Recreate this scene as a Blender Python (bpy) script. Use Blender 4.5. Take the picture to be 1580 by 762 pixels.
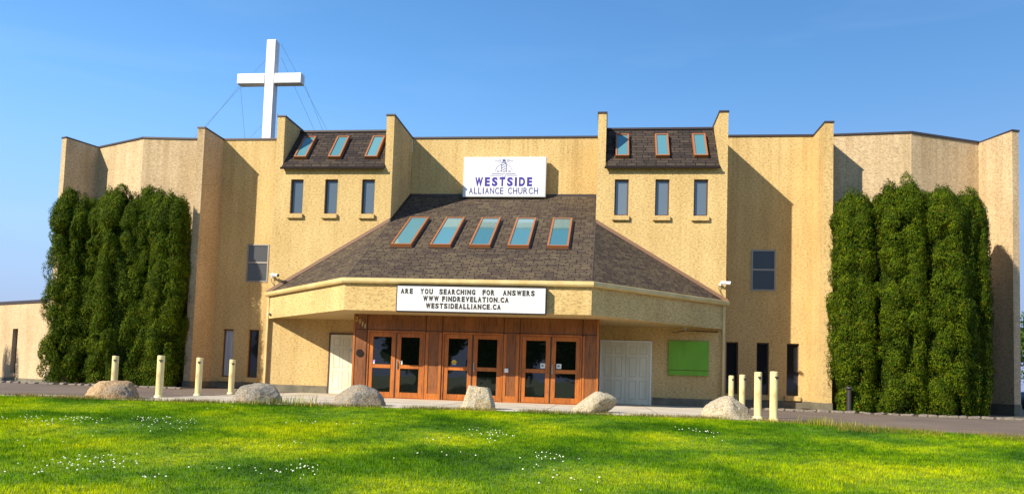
import bpy, bmesh, math, random
import numpy as np
from mathutils import Vector, Matrix, noise
R_ = math.radians
S = bpy.context.scene
COL = S.collection
for o in list(bpy.data.objects): bpy.data.objects.remove(o)

# ------------------------------------------------------------ camera, sky, sun, exposure
cd = bpy.data.cameras.new('camera'); cam = bpy.data.objects.new('camera', cd); COL.objects.link(cam)
cd.sensor_width = 36; cd.lens = 26.30; cd.shift_y = 0.0844; cd.clip_start = .05; cd.clip_end = 3000
rt = Vector((0.99230911, 0.11942524, 0.03256122)); up = Vector((-0.02494375, -0.0647339, 0.99759076)); fw = Vector((-0.12124533, 0.99073061, 0.06125713))
m = Matrix((rt, up, -fw)).transposed().to_4x4(); m.translation = (4.0496, -25.9558, 0.7202)
cam.matrix_world = m
S.camera = cam
SUN = Vector((-.605, -.575, .568)).normalized()
w = bpy.data.worlds.new('World'); S.world = w; w.use_nodes = True
wn = w.node_tree.nodes; wl = w.node_tree.links
bg = wn['Background']; sky = wn.new('ShaderNodeTexSky'); sky.sky_type = 'NISHITA'; sky.sun_disc = False
sky.sun_elevation = math.asin(SUN.z); sky.sun_rotation = -math.atan2(SUN.x, SUN.y)
sky.altitude = 300; sky.air_density = 1.25; sky.dust_density = .35; sky.ozone_density = 5.0
# faint streaks of high cloud, computed from the view direction on the sky itself
tc = wn.new('ShaderNodeTexCoord'); mp = wn.new('ShaderNodeMapping'); mp.inputs['Scale'].default_value = (1.6, 1.6, 9)
nz = wn.new('ShaderNodeTexNoise'); nz.inputs['Scale'].default_value = 1.6; nz.inputs['Detail'].default_value = 5; nz.inputs['Distortion'].default_value = .5
rp = wn.new('ShaderNodeValToRGB'); rp.color_ramp.elements[0].position = .5; rp.color_ramp.elements[1].position = .85
rp.color_ramp.elements[1].color = (.045, .045, .045, 1)
mx = wn.new('ShaderNodeMix'); mx.data_type = 'RGBA'; mx.inputs[7].default_value = (7.5, 8.0, 9.5, 1)
wl.new(tc.outputs['Generated'], mp.inputs[0]); wl.new(mp.outputs[0], nz.inputs['Vector']); wl.new(nz.outputs['Fac'], rp.inputs[0])
wl.new(rp.outputs[0], mx.inputs[0]); hs = wn.new('ShaderNodeHueSaturation'); hs.inputs['Saturation'].default_value = 1.16; wl.new(sky.outputs[0], hs.inputs['Color'])
# pale lavender haze low over the horizon
sx = wn.new('ShaderNodeSeparateXYZ'); wl.new(tc.outputs['Generated'], sx.inputs[0])
hr = wn.new('ShaderNodeMapRange'); hr.inputs[1].default_value = -.02; hr.inputs[2].default_value = .40; hr.inputs[3].default_value = .95; hr.inputs[4].default_value = 0; hr.interpolation_type = 'SMOOTHSTEP'; wl.new(sx.outputs[2], hr.inputs[0])
hz = wn.new('ShaderNodeMix'); hz.data_type = 'RGBA'; hz.inputs[7].default_value = (1.6, 2.0, 3.6, 1); wl.new(hr.outputs[0], hz.inputs[0]); wl.new(hs.outputs[0], hz.inputs[6])
wl.new(hz.outputs[2], mx.inputs[6]); wl.new(mx.outputs[2], bg.inputs[0])
bg.inputs[1].default_value = .112
ld = bpy.data.lights.new('sun', 'SUN'); ld.energy = 4.8; ld.angle = R_(.53); ld.color = (1, .93, .80)
lo = bpy.data.objects.new('sun', ld); COL.objects.link(lo); lo.rotation_euler = SUN.to_track_quat('Z', 'Y').to_euler(); lo.location = (-30, -40, 40)
S.view_settings.view_transform = 'Standard'; S.view_settings.look = 'None'; S.view_settings.gamma = 1; S.view_settings.exposure = .87
S.view_settings.use_curve_mapping = False

# ------------------------------------------------------------ materials
def mat(name, color=(.5, .5, .5), rough=.8, metal=0, spec=.5, ior=1.5):
    m = bpy.data.materials.new(name); m.use_nodes = True; b = m.node_tree.nodes['Principled BSDF']
    b.inputs['Base Color'].default_value = (*color, 1); b.inputs['Roughness'].default_value = rough
    b.inputs['Metallic'].default_value = metal; b.inputs['IOR'].default_value = ior; b.inputs['Specular IOR Level'].default_value = spec
    return m
def N(m, t, **k):
    n = m.node_tree.nodes.new(t)
    for a, v in k.items():
        if a in n.inputs: n.inputs[a].default_value = v
        else: setattr(n, a, v)
    return n
def LK(m, a, b): m.node_tree.links.new(a, b)
def coords(m, kind='Object', scale=(1, 1, 1)):
    t = N(m, 'ShaderNodeTexCoord'); p = N(m, 'ShaderNodeMapping'); p.inputs['Scale'].default_value = scale
    LK(m, t.outputs[kind], p.inputs[0]); return p.outputs[0]
def noise_tex(m, vec, scale, detail=4, rough=.55):
    n = N(m, 'ShaderNodeTexNoise'); n.inputs['Scale'].default_value = scale; n.inputs['Detail'].default_value = detail; n.inputs['Roughness'].default_value = rough
    LK(m, vec, n.inputs['Vector']); return n.outputs['Fac']
def ramp(m, fac, stops):
    r = N(m, 'ShaderNodeValToRGB'); e = r.color_ramp.elements
    while len(e) < len(stops): e.new(.5)
    for i, (p, c) in enumerate(stops): e[i].position = p; e[i].color = (*c, 1)
    LK(m, fac, r.inputs[0]); return r.outputs[0]
def mix(m, a, b, fac, mode='MIX'):
    n = N(m, 'ShaderNodeMix', data_type='RGBA', blend_type=mode)
    for s, v in ((6, a), (7, b), (0, fac)):
        if hasattr(v, 'links'): LK(m, v, n.inputs[s])
        elif isinstance(v, tuple): n.inputs[s].default_value = (*v, 1)
        else: n.inputs[s].default_value = v
    return n.outputs[2]
def base(m, c): LK(m, c, m.node_tree.nodes['Principled BSDF'].inputs['Base Color'])
def bump(m, h, strength=.5, dist=.01):
    n = N(m, 'ShaderNodeBump'); n.inputs['Strength'].default_value = strength; n.inputs['Distance'].default_value = dist
    LK(m, h, n.inputs['Height']); LK(m, n.outputs[0], m.node_tree.nodes['Principled BSDF'].inputs['Normal'])

def stucco_mat(name, c, dark=.62):
    m = mat(name, c, .92, spec=.2)
    v = coords(m); vs = coords(m, scale=(1, 1, 2.2))
    f = noise_tex(m, vs, 11, 5, .75); g = noise_tex(m, v, .55, 3); st = noise_tex(m, coords(m, scale=(2.2, 2.2, .16)), 1, 4)
    k = dark
    a = ramp(m, f, [(.37, tuple(x * k for x in c)), (.5, tuple(x * .97 for x in c)), (.62, tuple(min(1, x * 1.17) for x in c))])
    a = mix(m, a, ramp(m, g, [(.3, (.88, .86, .82)), (.7, (1.04, 1.04, 1.04))]), 1.0, 'MULTIPLY')
    a = mix(m, a, ramp(m, st, [(.36, (.84, .82, .78)), (.6, (1, 1, 1))]), .65, 'MULTIPLY')
    # rain streaks running down from the parapet and soot lines
    s2 = noise_tex(m, coords(m, scale=(4.5, 4.5, .05)), 1, 5, .7); sp = N(m, 'ShaderNodeSeparateXYZ'); LK(m, v, sp.inputs[0])
    mr = N(m, 'ShaderNodeMapRange'); mr.inputs[1].default_value = 7.2; mr.inputs[2].default_value = 10.2; mr.inputs[3].default_value = .08; mr.inputs[4].default_value = .5; LK(m, sp.outputs[2], mr.inputs[0])
    a = mix(m, a, ramp(m, s2, [(.38, (.70, .64, .56)), (.52, (1, 1, 1))]), mr.outputs[0], 'MULTIPLY')
    base(m, a)
    vo = N(m, 'ShaderNodeTexVoronoi'); vo.inputs['Scale'].default_value = 34; LK(m, vs, vo.inputs['Vector'])
    ad = N(m, 'ShaderNodeMath', operation='ADD'); LK(m, f, ad.inputs[0]); LK(m, vo.outputs['Distance'], ad.inputs[1])
    bump(m, ad.outputs[0], .8, .014)
    return m
STUCCO = stucco_mat('stucco', (.64, .448, .190))
STUCCO_P = stucco_mat('pale_stucco', (.58, .425, .245))
PLINTH = mat('parging', (.13, .115, .09), .95); _n = noise_tex(PLINTH, coords(PLINTH), 3, 6); base(PLINTH, ramp(PLINTH, _n, [(.3, (.10, .09, .06)), (.7, (.2, .17, .11))]))
SOFFIT = mat('soffit_boards', (.5, .36, .16), .8)
_w = N(SOFFIT, 'ShaderNodeTexWave', bands_direction='X', wave_profile='SAW'); _w.inputs['Scale'].default_value = .9; LK(SOFFIT, coords(SOFFIT), _w.inputs['Vector'])
base(SOFFIT, ramp(SOFFIT, _w.outputs['Fac'], [(0, (.5, .36, .16)), (.95, (.5, .36, .16)), (1, (.2, .14, .06))]))
CAP = mat('cap_flashing', (.055, .04, .038), .45, .3)
DRIP = mat('drip_metal', (.02, .014, .012), .9, spec=.1)
BROWN_FL = mat('brown_flashing', (.20, .105, .055), .5)
GUTTER = mat('gutter_enamel', (.60, .44, .18), .35)
_n = noise_tex(GUTTER, coords(GUTTER), 2, 5); base(GUTTER, ramp(GUTTER, _n, [(.3, (.5, .35, .13)), (.7, (.66, .5, .23))]))

def shingle_mat(name, ca, cb, mort, roww, rowh):
    m = mat(name, ca, .95, spec=.15)
    b = N(m, 'ShaderNodeTexBrick'); b.offset = .37; b.squash = .8; b.squash_frequency = 3
    b.inputs['Scale'].default_value = 1; b.inputs['Brick Width'].default_value = roww; b.inputs['Row Height'].default_value = rowh
    b.inputs['Mortar Size'].default_value = .017; b.inputs['Mortar Smooth'].default_value = .3; b.inputs['Bias'].default_value = 0
    b.inputs['Color1'].default_value = (*ca, 1); b.inputs['Color2'].default_value = (*cb, 1); b.inputs['Mortar'].default_value = (*mort, 1)
    uv = coords(m, 'UV'); LK(m, uv, b.inputs['Vector'])
    # hue drift between blends of granules
    n1 = noise_tex(m, coords(m, 'UV', (1.5, 4, 1)), 2.2, 5, .7); n2 = noise_tex(m, coords(m, 'UV', (1, 1, 1)), 60, 2); n3 = noise_tex(m, uv, .35, 3)
    c = mix(m, b.outputs['Color'], ramp(m, n1, [(.28, (.55, .5, .55)), (.5, (1, 1, 1)), (.75, (1.5, 1.45, 1.05))]), .85, 'MULTIPLY')
    c = mix(m, c, ramp(m, n2, [(.3, (.7, .7, .7)), (.7, (1.25, 1.25, 1.25))]), .8, 'MULTIPLY')
    c = mix(m, c, ramp(m, n3, [(.3, (.8, .8, .82)), (.7, (1.1, 1.08, 1))]), 1., 'MULTIPLY')
    base(m, c); bump(m, b.outputs['Fac'], -.7, .012)
    return m
SHINGLE = shingle_mat('roof_shingles', (.062, .044, .036), (.125, .095, .060), (.018, .013, .012), .33, .125)
SHINGLE_M = shingle_mat('mansard_shingles', (.036, .028, .026), (.072, .054, .042), (.010, .008, .008), .42, .16)

def wood_mat(name, c1, c2, sc=(9, 9, .8)):
    m = mat(name, c1, .42, spec=.5)
    f = noise_tex(m, coords(m, scale=sc), 2.2, 7, .68); g = noise_tex(m, coords(m, scale=(.9, .9, .5)), 1.7, 3)
    c = ramp(m, f, [(.33, c1), (.52, c2), (.75, tuple(x * .6 for x in c1))])
    base(m, mix(m, c, ramp(m, g, [(.3, (.7, .65, .6)), (.7, (1.15, 1.1, 1.05))]), 1., 'MULTIPLY')); bump(m, f, .25, .004)
    return m
WOOD = wood_mat('stained_panel_wood', (.095, .030, .006), (.25, .085, .018))
DOORW = wood_mat('door_frame_wood', (.24, .060, .006), (.46, .142, .016))
WINW = mat('brown_window_frame', (.075, .035, .022), .5)
SKYW = mat('skylight_timber', (.30, .11, .035), .5)
ALU = mat('window_aluminium', (.28, .24, .19), .45, .4)
def glass_mat(name, c, ior, rough=.02, wav=.0):
    m = mat(name, c, rough, spec=.5, ior=ior)
    if wav:
        f = noise_tex(m, coords(m), 1.3, 2); bump(m, f, wav, .02)
    return m
GLASS_D = glass_mat('dark_door_glass', (.004, .006, .004), 1.75, .02, .14)
GLASS_W = glass_mat('window_glass', (.09, .125, .16), 1.7, .03, .08)
GLASS_L = glass_mat('lower_window_glass', (.016, .016, .017), 1.5, .04, .14)
GLASS_S = glass_mat('skylight_glass', (.05, .17, .24), 2.0, .05, .1)
for _m, _a, _b in ((GLASS_S, (.05, .15, .17), (.10, .24, .27)), (GLASS_W, (.06, .085, .11), (.12, .15, .18))):
    _o = N(_m, 'ShaderNodeObjectInfo'); base(_m, ramp(_m, _o.outputs['Random'], [(0, _a), (1, _b)]))
GLASS_B = glass_mat('blind_glass', (.075, .075, .07), 1.5, .06, .1)
CURT = mat('curtained_glass', (.25, .25, .23), .1)
_n = noise_tex(CURT, coords(CURT, scale=(22, 22, .2)), 1, 2); base(CURT, ramp(CURT, _n, [(.35, (.22, .23, .25)), (.65, (.62, .63, .62))]))
DOORLINE = mat('door_groove_shade', (.52, .48, .33), .6)  # mouldings coloured darker than the door to stand in for groove shadow
WHITE_D = mat('white_door_paint', (.74, .73, .62), .5)
_n = noise_tex(WHITE_D, coords(WHITE_D, scale=(1, 1, .3)), 2.5, 5); base(WHITE_D, ramp(WHITE_D, _n, [(.3, (.56, .52, .34)), (.6, (.69, .65, .47))]))
WHITE = mat('white_sign_face', (.66, .63, .67), .45)
MARQ = mat('marquee_face', (.80, .77, .72), .3)
_n = noise_tex(MARQ, coords(MARQ, scale=(.5, 1, 5)), 2, 4); base(MARQ, ramp(MARQ, _n, [(.3, (.58, .54, .49)), (.6, (.68, .66, .65))]))
RAIL = mat('marquee_rail', (.50, .46, .41), .3)
SIGNFR = mat('sign_frame', (.62, .6, .56), .35, .2)
DARKM = mat('dark_metal', (.03, .025, .022), .45)
BLUE = mat('sign_blue', (.022, .010, .22), .5)
TEAL = mat('sign_slate', (.04, .06, .16), .5)
BLACK = mat('letter_black', (.022, .018, .010), .6)
GOLD = mat('gold_numerals', (.72, .52, .18), .35, .6)
GREEN = mat('green_board_paint', (.13, .34, .008), .65)
_n = noise_tex(GREEN, coords(GREEN, scale=(1, 1, .4)), 2, 5); base(GREEN, ramp(GREEN, _n, [(.3, (.105, .28, .006)), (.65, (.16, .38, .012))]))
CROSSW = mat('white_cross_cladding', (.80, .77, .73), .45)
_n = noise_tex(CROSSW, coords(CROSSW, scale=(3, 3, .4)), 1.5, 5); base(CROSSW, ramp(CROSSW, _n, [(.3, (.54, .50, .47)), (.6, (.64, .605, .585))]))
WIRE = mat('galvanised_wire', (.2, .2, .24), .4, .5)
BOLL = mat('cream_bollard_paint', (.78, .60, .25), .4)
_n = noise_tex(BOLL, coords(BOLL, scale=(1, 1, .5)), 5, 6); base(BOLL, ramp(BOLL, _n, [(.3, (.50, .36, .15)), (.42, (.68, .52, .22)), (.6, (.76, .61, .27))]))
PLASTIC_W = mat('white_plastic', (.75, .74, .7), .4)
STEEL = mat('brushed_steel', (.6, .58, .53), .3, .9)
CONC = mat('concrete', (.5, .42, .30), .9)
_a = noise_tex(CONC, coords(CONC), 1.2, 6); _b = noise_tex(CONC, coords(CONC), 22, 3)
base(CONC, mix(CONC, ramp(CONC, _a, [(.3, (.40, .33, .235)), (.7, (.56, .48, .36))]), ramp(CONC, _b, [(.3, (.82, .82, .82)), (.7, (1.1, 1.1, 1.1))]), 1., 'MULTIPLY')); bump(CONC, _b, .3, .01)
ASPH = mat('asphalt', (.13, .1, .085), .95)
_a = noise_tex(ASPH, coords(ASPH), .5, 5); _b = noise_tex(ASPH, coords(ASPH), 30, 3)
base(ASPH, mix(ASPH, ramp(ASPH, _a, [(.3, (.105, .072, .048)), (.7, (.165, .115, .078))]), ramp(ASPH, _b, [(.3, (.7, .7, .7)), (.7, (1.25, 1.25, 1.25))]), 1., 'MULTIPLY')); bump(ASPH, _b, .6, .02)
SOIL = mat('bed_soil', (.06, .045, .03), 1); _b = noise_tex(SOIL, coords(SOIL), 9, 5); base(SOIL, ramp(SOIL, _b, [(.3, (.03, .02, .012)), (.7, (.11, .085, .05))])); bump(SOIL, _b, 1, .05)
EARTH = mat('far_ground', (.10, .11, .04), 1); _b = noise_tex(EARTH, coords(EARTH), .08, 6); base(EARTH, ramp(EARTH, _b, [(.3, (.05, .08, .02)), (.7, (.15, .14, .06))]))

def leafy(name, stops, patch_scale, transl=.25, patch=None, mottle=0):
    m = mat(name, stops[1][1], .8, spec=.12)
    g = N(m, 'ShaderNodeNewGeometry'); c = ramp(m, g.outputs['Random Per Island'], stops)
    f = noise_tex(m, coords(m), patch_scale, 4, .6)
    pl = patch or [(.32, (.62, .68, .7)), (.5, (1, 1, 1)), (.7, (1.5, 1.35, .9))]
    c = mix(m, c, ramp(m, f, pl), 1., 'MULTIPLY')
    if mottle: c = mix(m, c, ramp(m, noise_tex(m, coords(m), mottle, 4, .7), [(.36, (.50, .60, .6)), (.5, (1, 1, 1)), (.64, (1.32, 1.28, .8))]), 1., 'MULTIPLY')
    base(m, c)
    b = m.node_tree.nodes['Principled BSDF']; o = m.node_tree.nodes['Material Output']
    t = N(m, 'ShaderNodeBsdfTranslucent'); LK(m, c, t.inputs['Color']); s = N(m, 'ShaderNodeMixShader'); s.inputs[0].default_value = transl
    LK(m, b.outputs[0], s.inputs[1]); LK(m, t.outputs[0], s.inputs[2]); LK(m, s.outputs[0], o.inputs['Surface'])
    return m
CEDAR = leafy('cedar_foliage', [(0, (.020, .044, .001)), (.5, (.052, .088, .001)), (.90, (.105, .145, .002)), (1, (.15, .085, .008))], 1.3, .2, mottle=5)
CORE = mat('dark_core', (.016, .026, .004), 1, spec=0)  # inner crown shell; its dark colour stands in for shade between tufts
LEAF = leafy('broad_leaf', [(0, (.02, .05, .008)), (.5, (.04, .085, .012)), (1, (.09, .13, .02))], .6)
BARK = mat('bark', (.09, .06, .04), .95); _b = noise_tex(BARK, coords(BARK, scale=(6, 6, 1)), 3, 6); base(BARK, ramp(BARK, _b, [(.3, (.04, .03, .02)), (.7, (.16, .11, .07))])); bump(BARK, _b, 1, .02)
GP = [(.34, (.24, .44, .6)), (.45, (.55, .76, .8)), (.54, (1.2, 1.15, .9)), (.64, (2.0, 1.5, .5))]
GRASS = leafy('grass_blades', [(0, (.11, .20, .001)), (.45, (.21, .34, .001)), (.85, (.32, .44, .001)), (1, (.36, .43, .004))], .42, .5, GP, 4.5)
TURF = mat('turf_base', (.05, .09, .008), 1); _b = noise_tex(TURF, coords(TURF), .42, 4, .6); _c = noise_tex(TURF, coords(TURF), 20, 4)
base(TURF, mix(TURF, mix(TURF, (.11, .18, .004), ramp(TURF, _b, GP), 1., 'MULTIPLY'), ramp(TURF, _c, [(.3, (.5, .5, .5)), (.7, (1.3, 1.3, 1.3))]), 1., 'MULTIPLY'))
DRY = leafy('dry_grass', [(0, (.12, .10, .02)), (.5, (.26, .18, .045)), (1, (.16, .22, .02))], .8, .2)
WEED = leafy('weed_stems', [(0, (.10, .17, .01)), (.5, (.28, .28, .03)), (1, (.4, .32, .06))], .8, .2)
PETAL = mat('clover_white', (.82, .82, .58), .7)
def rock_mat(name, c1, c2, c3):
    m = mat(name, c1, .85, spec=.3); v = coords(m)
    a = noise_tex(m, v, 2.2, 5); b = noise_tex(m, v, 26, 5, .7); d = noise_tex(m, v, 70, 2)
    c = ramp(m, a, [(.35, c1), (.52, c2), (.68, c3)])
    c = mix(m, c, ramp(m, b, [(.36, (.52, .47, .42)), (.5, (1, 1, 1)), (.64, (1.3, 1.3, 1.3))]), 1., 'MULTIPLY')
    c = mix(m, c, ramp(m, d, [(.35, (.72, .72, .72)), (.65, (1.15, 1.15, 1.15))]), 1., 'MULTIPLY')
    base(m, c); bump(m, b, 1., .03); return m
ROCK_W = rock_mat('warm_boulder', (.46, .32, .17), (.36, .23, .11), (.27, .23, .18))
ROCK_G = rock_mat('grey_boulder', (.31, .24, .15), (.25, .22, .175), (.21, .16, .09))
ROCK_P = rock_mat('pale_boulder', (.52, .41, .25), (.42, .36, .25), (.33, .25, .12))
EDGE = rock_mat('edging_stone', (.38, .32, .24), (.30, .25, .19), (.24, .2, .16))
CAR = mat('car_paint', (.02, .03, .06), .25, .3); TYRE = mat('tyre_rubber', (.02, .02, .02), .9); CGL = mat('car_glass', (.02, .025, .03), .05, ior=1.7); RED = mat('tail_lamp_red', (.4, .01, .01), .2)
CHROME = mat('wheel_alloy', (.5, .5, .52), .25, .9); HEADL = mat('headlight_lens', (.7, .72, .75), .1)
VANW = mat('white_vehicle_paint', (.75, .75, .74), .3)

# ------------------------------------------------------------ mesh helpers
class MB:
    def __init__(s): s.v = []; s.f = []
    def face(s, pts): i = len(s.v); s.v += [tuple(p) for p in pts]; s.f.append(list(range(i, i + len(pts)))); return s
    def hexa(s, p):   # 8 corners: bottom 0-3 ccw, top 4-7
        i = len(s.v); s.v += [tuple(q) for q in p]
        for f in ((3, 2, 1, 0), (4, 5, 6, 7), (0, 1, 5, 4), (1, 2, 6, 5), (2, 3, 7, 6), (3, 0, 4, 7)): s.f.append([i + k for k in f])
        return s
    def box(s, x0, x1, y0, y1, z0, z1):
        x0, x1 = sorted((x0, x1)); y0, y1 = sorted((y0, y1)); z0, z1 = sorted((z0, z1))
        return s.hexa([(x0, y0, z0), (x1, y0, z0), (x1, y1, z0), (x0, y1, z0), (x0, y0, z1), (x1, y0, z1), (x1, y1, z1), (x0, y1, z1)])
    def fbox(s, F, u0, u1, v0, v1, w0, w1):    # box in a frame F(u,v,w)
        return s.hexa([F(u0, v0, w1), F(u1, v0, w1), F(u1, v0, w0), F(u0, v0, w0), F(u0, v1, w1), F(u1, v1, w1), F(u1, v1, w0), F(u0, v1, w0)])
    def prism(s, poly, a, b, axis):            # extrude a polygon along axis
        n = len(poly); i = len(s.v)
        def P(p, t): return {'x': (t, p[0], p[1]), 'y': (p[0], t, p[1]), 'z': (p[0], p[1], t)}[axis]
        s.v += [P(p, a) for p in poly] + [P(p, b) for p in poly]
        s.f.append([i + k for k in range(n)][::-1]); s.f.append([i + n + k for k in range(n)])
        for k in range(n): s.f.append([i + k, i + (k + 1) % n, i + n + (k + 1) % n, i + n + k])
        return s
    def tube(s, pts, rad, seg=8, caps=True):
        pts = [Vector(p) for p in pts]; rads = rad if isinstance(rad, (list, tuple)) else [rad] * len(pts); i0 = len(s.v)
        for k, p in enumerate(pts):
            d = (pts[min(k + 1, len(pts) - 1)] - pts[max(k - 1, 0)]).normalized()
            a = d.cross(Vector((0, 0, 1)) if abs(d.z) < .95 else Vector((0, 1, 0))).normalized(); b = d.cross(a)
            for j in range(seg):
                t = 2 * math.pi * j / seg; s.v.append(tuple(p + (a * math.cos(t) + b * math.sin(t)) * rads[k]))
        for k in range(len(pts) - 1):
            for j in range(seg):
                q = (j + 1) % seg; s.f.append([i0 + k * seg + j, i0 + k * seg + q, i0 + (k + 1) * seg + q, i0 + (k + 1) * seg + j])
        if caps:
            s.f.append([i0 + j for j in range(seg)][::-1]); s.f.append([i0 + (len(pts) - 1) * seg + j for j in range(seg)])
        return s
    def build(s, name, m, parent=None, bevel=0, smooth=False, loc=None, recalc=True):
        me = bpy.data.meshes.new(name)
        v = s.v
        if loc: v = [(a - loc[0], b - loc[1], c - loc[2]) for a, b, c in v]
        me.from_pydata(v, [], s.f)
        bm = bmesh.new(); bm.from_mesh(me)
        if recalc: bmesh.ops.recalc_face_normals(bm, faces=bm.faces)
        if bevel:
            bmesh.ops.bevel(bm, geom=list(bm.edges), offset=bevel, segments=2, affect='EDGES', clamp_overlap=True)
        uvl = bm.loops.layers.uv.new('uv')
        for f in bm.faces:
            n = f.normal
            u = Vector((0, 0, 1)).cross(n)
            u = Vector((1, 0, 0)) if u.length < .05 else u.normalized()
            vv = n.cross(u)
            for l in f.loops: l[uvl].uv = (l.vert.co.dot(u), l.vert.co.dot(vv))
            f.smooth = smooth
        bm.to_mesh(me); bm.free()
        me.materials.append(m)
        o = bpy.data.objects.new(name, me); COL.objects.link(o)
        if parent: o.parent = parent
        if loc: o.location = loc
        return o
def tag(o, label=None, cat=None, group=None, kind=None):
    if label: o['label'] = label
    if cat: o['category'] = cat
    if group: o['group'] = group
    if kind: o['kind'] = kind
    return o
def empty(name, loc, label, cat, group=None, rz=0):
    o = bpy.data.objects.new(name, None); COL.objects.link(o); o.location = loc; o.rotation_euler = (0, 0, rz); o.empty_display_size = .3
    return tag(o, label, cat, group)
def kids(o): return [c for c in bpy.data.objects if c.parent == o]
def copy_tree(o, parent=None):
    c = o.copy(); COL.objects.link(c); c.parent = parent
    for ch in kids(o): copy_tree(ch, c)
    return c
def quick(name, verts, faces, m, parent=None, loc=(0, 0, 0), smooth=False):
    verts = np.asarray(verts, dtype=np.float32); faces = np.asarray(faces, dtype=np.int32); k = faces.shape[1]
    me = bpy.data.meshes.new(name); me.vertices.add(len(verts)); me.vertices.foreach_set('co', verts.ravel())
    me.loops.add(faces.size); me.loops.foreach_set('vertex_index', faces.ravel())
    me.polygons.add(len(faces)); me.polygons.foreach_set('loop_start', np.arange(0, faces.size, k, dtype=np.int32))
    me.polygons.foreach_set('use_smooth', np.full(len(faces), smooth))
    me.update(); me.validate(); me.materials.append(m)
    o = bpy.data.objects.new(name, me); COL.objects.link(o); o.location = loc
    if parent: o.parent = parent
    return o
def wall_holes(mb, F, u0, u1, v0, v1, holes, depth=.14):
    us = sorted({u0, u1, *[h[0] for h in holes], *[h[1] for h in holes]}); vs = sorted({v0, v1, *[h[2] for h in holes], *[h[3] for h in holes]})
    for a, b in zip(us, us[1:]):
        for c, d in zip(vs, vs[1:]):
            um, vm = (a + b) / 2, (c + d) / 2
            if any(h[0] < um < h[1] and h[2] < vm < h[3] for h in holes): continue
            mb.face([F(a, c, 0), F(b, c, 0), F(b, d, 0), F(a, d, 0)])
    for h in holes:
        a, b, c, d = h[:4]; D = h[4] if len(h) > 4 else depth
        mb.face([F(a, c, 0), F(a, d, 0), F(a, d, -D), F(a, c, -D)]); mb.face([F(b, d, 0), F(b, c, 0), F(b, c, -D), F(b, d, -D)])
        mb.face([F(b, c, 0), F(a, c, 0), F(a, c, -D), F(b, c, -D)])
        if d < v1 - 1e-6: mb.face([F(a, d, 0), F(b, d, 0), F(b, d, -D), F(a, d, -D)])
def frameY(y): return lambda u, v, w: (u, y - w, v)           # wall facing -Y
def frame2(p, q):                                             # wall from p to q, outward to the right-hand of (q-p)
    d = Vector((q[0] - p[0], q[1] - p[1], 0)); L = d.length; d.normalize(); n = Vector((d.y, -d.x, 0))
    return (lambda u, v, w: (p[0] + d.x * u + n.x * w, p[1] + d.y * u + n.y * w, v)), L

# ------------------------------------------------------------ ground
def sm(t): t = max(0, min(1, t)); return t * t * (3 - 2 * t)
EP = [(-60, -15.4), (-30, -12.0), (-9.4, -10.95), (-6, -10.8), (-2, -9.95), (2, -9.2), (6, -9.0), (8, -9.4), (9.5, -10.3), (11.4, -11.8), (16, -15), (24, -22), (40, -34), (60, -36)]
def edge(x):
    if x <= EP[0][0]: return EP[0][1]
    for (a, b), (c, d) in zip(EP, EP[1:]):
        if x <= c: return b + (d - b) * (x - a) / (c - a)
    return EP[-1][1]
def G(x, y):
    z = -.33 * sm((-x - 17) / 6) * sm((y + 2) / 9)
    t = edge(x) - y
    if t > 0: z -= .14 * sm(t / 1.2) + min(1.0, .056 * t)
    return z
def LZ(x, t):
    return -.012 - min(1.0, .056 * max(0, t)) + .03 * noise.noise(Vector((x * .35, t * .35, 3))) * sm(t / 2) - .03 * sm(-t / .12)
xs = [-1500, -600, -250, -120, -70] + [-50 + i for i in range(101)] + [70, 120, 250, 600, 1500]
ys = [-1500, -600, -250, -120, -70] + [-50 + i for i in range(91)] + [60, 80, 120, 250, 600, 1500]
def sheet(name, m, dz, test, X=xs, Y=ys):
    idx = {}; mb = MB()
    def vi(i, j):
        if (i, j) not in idx: idx[(i, j)] = len(mb.v); mb.v.append((X[i], Y[j], G(X[i], Y[j]) + dz))
        return idx[(i, j)]
    for i in range(len(X) - 1):
        for j in range(len(Y) - 1):
            if test((X[i] + X[i + 1]) / 2, (Y[j] + Y[j + 1]) / 2): mb.f.append([vi(i, j), vi(i + 1, j), vi(i + 1, j + 1), vi(i, j + 1)])
    return tag(mb.build(name, m, smooth=True), kind='structure')
tag(sheet('ground', EARTH, -.012, lambda x, y: True), 'wide ground around the church and lot')
tag(sheet('parking_lot', ASPH, -.004, lambda x, y: -48 < x < 48 and y > -44 and y < 34 and (y < edge(x) - 24 or y > edge(x) - 2)), 'worn reddish asphalt lot around the church')
# concrete walk in front of the doors, with its strip along the lawn
def walk_sheet():
    mb = MB(); X = [-9.2 + i * .5 for i in range(35)]
    for a, b in zip(X, X[1:]):
        fa, fb = [(-8.6 if x < -7.2 else -7.6 + (x + 7.2) * 0 + 0) if x < -7.1 else .3 for x in (a, b)]
        if a < -7.1: fa = fb = edge(a) + 1.35
        mb.face([(a, edge(a) + .02, .004), (b, edge(b) + .02, .004), (b, fb, .004), (a, fa, .004)])
    return mb
pw = walk_sheet().build('walkway', CONC); tag(pw, 'pale concrete walk before the doors', kind='structure')
# joints cut in the concrete
mb = MB()
for x in (-5.4, -2.7, 0, 2.7, 5.4): mb.box(x - .008, x + .008, edge(x) + .05, -.1 if abs(x) > 4 else -2.9, .0045, .0065)
mb.box(-7, 8.2, -6.5, -6.484, .0045, .0067)
tag(mb.build('walkway_joints', mat('joint_dark', (.12, .1, .08), 1)), kind='structure')
mb = MB()
for a, b in zip([-40, -30, -25, -20, -15, -12], [-30, -25, -20, -15, -12, -9.2]): mb.face([(a, edge(a) + .02, .006), (b, edge(b) + .02, .006), (b, edge(b) + .4, .006), (a, edge(a) + .4, .006)])
tag(mb.build('kerb_strip', CONC), kind='structure')
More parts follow.
